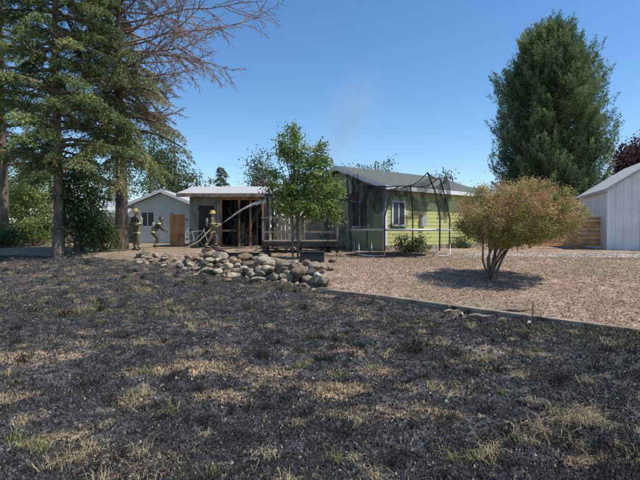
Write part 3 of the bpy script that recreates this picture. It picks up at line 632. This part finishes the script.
for s in range(14):
    a=AN[s]; tz=topz(a); ln=LNN[s]; w=.22
    for j in range(11):
        f=j/10; r=Rr-.1-.10*math.sin(f*4+s); k=len(V); ww=w*(1-.7*f)*(1+.4*math.sin(f*17+s)); sh_=.05*math.sin(f*6+s*2)
        V+= [(math.cos(a-ww/2+sh_)*r,math.sin(a-ww/2+sh_)*r,tz-ln*f),(math.cos(a+sh_)*(r-.08*math.sin(f*9)),math.sin(a+sh_)*(r-.08),tz-ln*f+.03),(math.cos(a+ww/2+sh_)*r,math.sin(a+ww/2+sh_)*r,tz-ln*f)]
        if j: Fs+=[(k-3,k-2,k+1,k),(k-2,k-1,k+2,k+1)]
prism('net_scraps',V,Fs,M_net,tr)

# ---------------------------------------------------------------- firefighters
M_refl=mat('reflective_tape',(.55,.55,.25),.5,.05,5,0); M_skin=mat('skin',(.5,.32,.24),.5,.08,20,0); M_glove=mat('leather_glove',(.08,.06,.04),.7,.2)
M_helm=mat('helmet_shell',(.42,.34,.08),.45,.15,5,0); M_blackhelm=mat('dark_helmet',(.05,.05,.05),.35,.1,5,0); M_tank=mat('air_cylinder',(.25,.27,.28),.35,.1,5,0); M_boot=mat('rubber_boot',(.02,.02,.02),.5,.2)
M_hose=mat('fire_hose',(.45,.36,.18),.7,.15)
def gearmat(bands,base):
    m,nt,b=newmat('turnout_gear_banded'); tc=N(nt,'ShaderNodeTexCoord'); sp=N(nt,'ShaderNodeSeparateXYZ'); nt.links.new(tc.outputs['Object'],sp.inputs[0])
    acc=None
    for z,h in bands:
        c=N(nt,'ShaderNodeMath',operation='COMPARE'); c.inputs[1].default_value=z; c.inputs[2].default_value=h; nt.links.new(sp.outputs[2],c.inputs[0])
        if acc is None: acc=c
        else:
            a=N(nt,'ShaderNodeMath',operation='MAXIMUM'); nt.links.new(acc.outputs[0],a.inputs[0]); nt.links.new(c.outputs[0],a.inputs[1]); acc=a
    no=N(nt,'ShaderNodeTexNoise'); no.inputs['Scale'].default_value=9; nt.links.new(tc.outputs['Object'],no.inputs['Vector'])
    cr=N(nt,'ShaderNodeMix',data_type='RGBA'); cr.inputs[6].default_value=(*[q*.5 for q in base],1); cr.inputs[7].default_value=(*[q*1.15 for q in base],1); nt.links.new(no.outputs[0],cr.inputs[0])
    mx=N(nt,'ShaderNodeMix',data_type='RGBA'); nt.links.new(acc.outputs[0],mx.inputs[0]); nt.links.new(cr.outputs[2],mx.inputs[6]); mx.inputs[7].default_value=(.50,.52,.2,1); nt.links.new(mx.outputs[2],b.inputs['Base Color']); b.inputs['Roughness'].default_value=.85
    bp=N(nt,'ShaderNodeBump'); bp.inputs['Strength'].default_value=.5; bp.inputs['Distance'].default_value=.03; nt.links.new(no.outputs[0],bp.inputs['Height']); nt.links.new(bp.outputs[0],b.inputs['Normal'])
    return m
def skin(name,verts,edges,rads,m,parent,sub=2,root=0):
    me=bpy.data.meshes.new(name); me.from_pydata(verts,edges,[]); me.materials.append(m); o=bpy.data.objects.new(name,me); COL.objects.link(o); o.parent=parent
    md=o.modifiers.new('skin','SKIN')
    sv=me.skin_vertices[0].data if len(me.skin_vertices) else None
    if sv is None:
        bm=bmesh.new(); bm.from_mesh(me); bm.verts.layers.skin.verify(); bm.to_mesh(me); bm.free(); sv=me.skin_vertices[0].data
    for i,r in enumerate(rads):
        sv[i].radius=(r,r) if not isinstance(r,tuple) else r; sv[i].use_root=(i==root)
    md.use_smooth_shade=True
    s=o.modifiers.new('sub','SUBSURF'); s.levels=sub; s.render_levels=sub; return o
def hand(parent,wrist,dirv,nrm,curl=.5):
    w=Vector(wrist); d=Vector(dirv).normalized(); n=Vector(nrm); n=(n-d*n.dot(d)).normalized(); s=d.cross(n)
    V=[w,w+d*.045,w+d*.085]; E=[(0,1),(1,2)]; Rd=[(.026,.026),(.04,.022),(.042,.02)]
    skin('palm',[tuple(v) for v in V],E,Rd,M_glove,parent,1)
    for k,(off,ln) in enumerate([(-.030,.062),(-.010,.072),(.010,.067),(.030,.054)]):
        p=w+d*.085+s*off; pts=[p-d*.02]
        for j in range(3):
            ang=curl*(j+1)*.8; pts.append(pts[-1]+(d*math.cos(ang)+n*math.sin(ang))*ln*.42)
        skin('finger_%d'%(k+1),[tuple(v) for v in pts],[(0,1),(1,2),(2,3)],[.011,.0105,.0095,.008],M_glove,parent,1)
    p=w+d*.03+s*(-.03); pts=[p,p+(d*.5-s*.8)*.035,p+(d*.5-s*.8)*.035+(d*.8+n*.5)*.035]; skin('thumb',[tuple(v) for v in pts],[(0,1),(1,2)],[.014,.012,.01],M_glove,parent,1)
SC=.92
def firefighter(loc,rot,pose,helm,base):
    e=empty('firefighter',loc,rot); e.scale=(SC,SC,SC)
    J=dict(pel=(0,0,.95),w=(0,.01,1.12),ch=(0,.03,1.34),nk=(0,.03,1.52),hd=(0,.04,1.60),
      hl=(-.10,0,.90),kl=(-.13,.05,.50),al=(-.14,0,.10),hr=(.10,0,.90),kr=(.13,.05,.50),ar=(.14,0,.10),
      sl=(-.20,.02,1.43),el=(-.27,.0,1.15),wl=(-.25,.14,.92),sr=(.20,.02,1.43),er=(.27,0,1.15),wr=(.25,.14,.92))
    J.update(pose)
    keys=list(J); ix={k:i for i,k in enumerate(keys)}
    E=[('pel','w'),('w','ch'),('ch','nk'),('nk','hd'),('pel','hl'),('hl','kl'),('kl','al'),('pel','hr'),('hr','kr'),('kr','ar'),('ch','sl'),('sl','el'),('el','wl'),('ch','sr'),('sr','er'),('er','wr')]
    rd=dict(pel=.15,w=.155,ch=.17,nk=.075,hd=.07,hl=.11,hr=.11,kl=.085,kr=.085,al=.074,ar=.074,sl=.09,sr=.09,el=.068,er=.068,wl=.052,wr=.052)
    mats=gearmat([(.2,.025),(.80,.03),(1.22,.03)],base)
    skin('turnout_suit',[J[k] for k in keys],[(ix[a],ix[b]) for a,b in E],[rd[k] for k in keys],mats,e,2,0)
    hx,hy,hz=J['hd']; v=TV.copy(); v[:,0]*=.078; v[:,1]*=.098; v[:,2]*=.118; low=v[:,2]<0; v[low,0]*=.86
    nose=np.exp(-((v[:,0]/.016)**2+((v[:,2]+.01)/.022)**2))*(v[:,1]>0); v[:,1]+=nose*.026; eye=np.exp(-(((np.abs(v[:,0])-.032)/.014)**2+((v[:,2]-.012)/.012)**2))*(v[:,1]>0); v[:,1]-=eye*.012
    v+= [hx,hy+.01,hz+.09]; mesh_np('head',v,TF,M_skin,None,e,True)
    for sgn in(-1,1):
        q=TV*[.008,.018,.028]+[hx+sgn*.078,hy+.005,hz+.09]; mesh_np('ear',q,TF,M_skin,None,e,True)
        q=TV*[.009,.005,.006]+[hx+sgn*.032,hy+.095,hz+.102]; mesh_np('eye',q,TF,M_boot,None,e,True)
    mesh_np('mouth',TV*[.022,.005,.005]+[hx,hy+.093,hz+.045],TF,M_glove,None,e,True)
    prof=[(0,.145),(.05,.138),(.09,.11),(.112,.06),(.118,.02),(.14,.0),(.152,-.008),(.148,-.016),(.115,.0)]; V=[];Fs=[];ns=20
    for r,z in prof:
        for k in range(ns):
            a=2*math.pi*k/ns; V.append((hx+math.cos(a)*r,hy+.0+math.sin(a)*r*(1.12 if math.sin(a)>0 else 1.35 if r>.13 else 1.15),hz+.12+z))
    for i in range(len(prof)-1):
        for k in range(ns): Fs.append((i*ns+k,i*ns+(k+1)%ns,(i+1)*ns+(k+1)%ns,(i+1)*ns+k))
    mesh_np('helmet',V,Fs,helm,None,e,True); box('helmet_crest',hx-.008,hx+.008,hy-.1,hy+.1,hz+.24,hz+.27,helm,e,.006); box('helmet_shield',hx-.035,hx+.035,hy+.128,hy+.14,hz+.13,hz+.21,M_refl,e,.004)
    c=np.array(J['ch']); tubes('air_cylinder',[(np.array([c+[0,-.24,-.28],c+[0,-.25,-.24],c+[0,-.25,.10],c+[0,-.24,.16]]),[.03,.075,.075,.03])],M_tank,e,12)
    for sgn in(-1,1): tubes('harness_strap',[(np.array([c+[sgn*.09,-.2,-.2],c+[sgn*.11,-.1,.17],c+[sgn*.11,.16,.1],c+[sgn*.09,.19,-.2]]),[.018]*4)],M_black,e,6)
    for s,a in(('l','al'),('r','ar')):
        p=Vector(J[a]); skin('boot_'+s,[tuple(p+Vector((0,-.02,.06))),tuple(p+Vector((0,-.01,-.03))),tuple(p+Vector((0,.09,-.05))),tuple(p+Vector((0,.17,-.055)))],[(0,1),(1,2),(2,3)],[.072,.06,.052,.04],M_boot,e,1)
    for s in('l','r'):
        wv=Vector(J['w'+s]); dv=wv-Vector(J['e'+s]); dv.normalize(); hd_=empty('hand_'+s); hd_.parent=e; hand(hd_,wv+dv*.03,dv,Vector((-1 if s=='r' else 1,0,0)) if abs(dv.x)<.7 else Vector((0,0,-1)),.55)
    return e,J
TAN=(.18,.14,.08)
e1,_=firefighter((PX(137,18.9),18.9,G(-7,18.9)),2.6,dict(el=(-.30,.06,1.17),wl=(-.22,.28,1.12),er=(.30,.05,1.16),wr=(.20,.30,1.05)),M_helm,TAN)
e2,_=firefighter((PX(155,21),21,G(-7,21)),-1.2,dict(pel=(0,-.1,.80),w=(0,0,.95),ch=(0,.18,1.12),nk=(0,.27,1.25),hd=(0,.31,1.31),hl=(-.10,-.1,.76),kl=(-.14,.16,.47),al=(-.14,-.02,.10),hr=(.10,-.1,.76),kr=(.14,.16,.47),ar=(.15,-.02,.10),sl=(-.2,.2,1.2),el=(-.25,.32,.95),wl=(-.14,.5,.86),sr=(.2,.2,1.2),er=(.25,.32,.95),wr=(.14,.5,.84)),M_blackhelm,(.10,.085,.05))
FX,FY=PX(212,20.9),20.9; FG=G(FX,FY); fr=-1.35
e3,J3=firefighter((FX,FY,FG),fr,dict(kl=(-.14,.22,.52),al=(-.15,.16,.10),kr=(.13,-.06,.50),ar=(.14,-.32,.10),el=(-.25,.18,1.16),wl=(-.07,.42,1.18),er=(.30,.02,1.12),wr=(.14,.22,1.02)),M_helm,TAN)
def loc2w(p): c,s=math.cos(fr),math.sin(fr); p=[q*SC for q in p]; return np.array([FX+p[0]*c-p[1]*s,FY+p[0]*s+p[1]*c,FG+p[2]])
hs=empty('fire_hose'); nz=loc2w((-.02,.62,1.30)); p=[nz,loc2w((.0,.46,1.2)),loc2w((.10,.22,1.06)),loc2w((.28,-.1,.9)),loc2w((.35,-.6,.35)),loc2w((.4,-1.2,.05))]
p+= [np.array([FX-1.9,FY-.4,FG+.04]),np.array([FX-2.6,FY-1.2,G(-7,19)+.04]),np.array([FX-3.6,FY-1.0,G(-7,19)+.04])]
tubes('hose_line',[(np.array(p[1:]),[.024]*8)],M_hose,hs,8); tubes('nozzle',[(np.array([p[1],(p[0]+p[1])/2,p[0]]),[.03,.022,.032])],M_black,hs,10)
m,nt,b=newmat('water_spray'); b.inputs['Base Color'].default_value=(.8,.84,.88,1); b.inputs['Roughness'].default_value=.2; b.inputs['Alpha'].default_value=.25
nw=1400; t=R.random(nw)**.8; tgt=np.array([PX(268,22),22.2,PZ(200,22)]); P=nz+(tgt-nz)*t[:,None]; P[:,2]+=.18*np.sin(math.pi*t); P+=R.normal(size=P.shape)*(.008+.06*t**1.6)[:,None]
leafmesh('water_jet',P,.05+.05*R.random(nw),.012,(tgt-nz)[None]+R.normal(size=P.shape)*.3,np.ones((nw,3)),m)

# ---------------------------------------------------------------- smoke
def smoke(name,loc,scale,rot,dens,nscale=1.3,thr=.36):
    me=bpy.data.meshes.new(name); bm=bmesh.new(); bmesh.ops.create_icosphere(bm,subdivisions=3,radius=1); bm.to_mesh(me); bm.free(); o=bpy.data.objects.new(name,me); COL.objects.link(o); o.location=loc; o.scale=scale; o.rotation_euler=rot
    m=bpy.data.materials.new(name); m.use_nodes=True; nt=m.node_tree; nt.nodes.clear(); out=N(nt,'ShaderNodeOutputMaterial'); vs=N(nt,'ShaderNodeVolumeScatter'); vs.inputs['Color'].default_value=(1,1,1,1)
    tc=N(nt,'ShaderNodeTexCoord'); ln=N(nt,'ShaderNodeVectorMath',operation='LENGTH'); nt.links.new(tc.outputs['Object'],ln.inputs[0])
    fo=N(nt,'ShaderNodeMapRange',interpolation_type='SMOOTHSTEP'); fo.inputs[1].default_value=.0; fo.inputs[2].default_value=1.0; fo.inputs[3].default_value=1; fo.inputs[4].default_value=0; nt.links.new(ln.outputs['Value'],fo.inputs[0])
    no=N(nt,'ShaderNodeTexNoise'); no.inputs['Scale'].default_value=nscale; no.inputs['Detail'].default_value=3; no.inputs['Distortion'].default_value=.6; nt.links.new(tc.outputs['Object'],no.inputs['Vector'])
    mr=N(nt,'ShaderNodeMapRange'); mr.inputs[1].default_value=thr; mr.inputs[2].default_value=.75; mr.inputs[3].default_value=0; mr.inputs[4].default_value=dens; nt.links.new(no.outputs[0],mr.inputs[0])
    mu=N(nt,'ShaderNodeMath',operation='MULTIPLY'); nt.links.new(fo.outputs[0],mu.inputs[0]); nt.links.new(mr.outputs[0],mu.inputs[1]); nt.links.new(mu.outputs[0],vs.inputs['Density']); nt.links.new(vs.outputs[0],out.inputs['Volume']); me.materials.append(m)
smoke('smoke_plume',tuple(W(354,110,27)),(2.2,.9,3.3),(0,.35,0),.95)
smoke('smoke_plume',tuple(W(336,152,26)),(2.4,.9,2.6),(0,.3,0),.6)

# ---------------------------------------------------------------- light, sky, camera
sd=Vector((.76,-.18,1.28)).normalized(); el=math.asin(sd.z); azm=math.atan2(sd.x,sd.y)
w=bpy.data.worlds.new('World'); bpy.context.scene.world=w; w.use_nodes=True; nt=w.node_tree; bg=nt.nodes['Background']
sk=N(nt,'ShaderNodeTexSky',sky_type='NISHITA'); sk.sun_disc=False; sk.sun_elevation=el; sk.sun_rotation=azm; sk.air_density=1.0; sk.dust_density=.35; sk.ozone_density=3.0; sk.altitude=150
hsn=N(nt,'ShaderNodeHueSaturation'); hsn.inputs['Saturation'].default_value=1.2; hsn.inputs['Value'].default_value=1.15
nt.links.new(sk.outputs[0],hsn.inputs['Color']); nt.links.new(hsn.outputs[0],bg.inputs[0]); bg.inputs[1].default_value=.15
ld=bpy.data.lights.new('sun','SUN'); ld.energy=5.0; ld.angle=math.radians(.5); ld.color=(1,.95,.86); lo=bpy.data.objects.new('sun',ld); COL.objects.link(lo); lo.rotation_euler=sd.to_track_quat('Z','Y').to_euler()
cd=bpy.data.cameras.new('camera'); cd.lens=26; cd.sensor_width=36; cd.clip_end=3000; co=bpy.data.objects.new('camera',cd); COL.objects.link(co); co.location=(0,0,CH); co.rotation_euler=(math.radians(90-1.0),0,0); bpy.context.scene.camera=co
bpy.context.scene.view_settings.view_transform='Standard'; bpy.context.scene.view_settings.look='None'; bpy.context.scene.view_settings.exposure=0
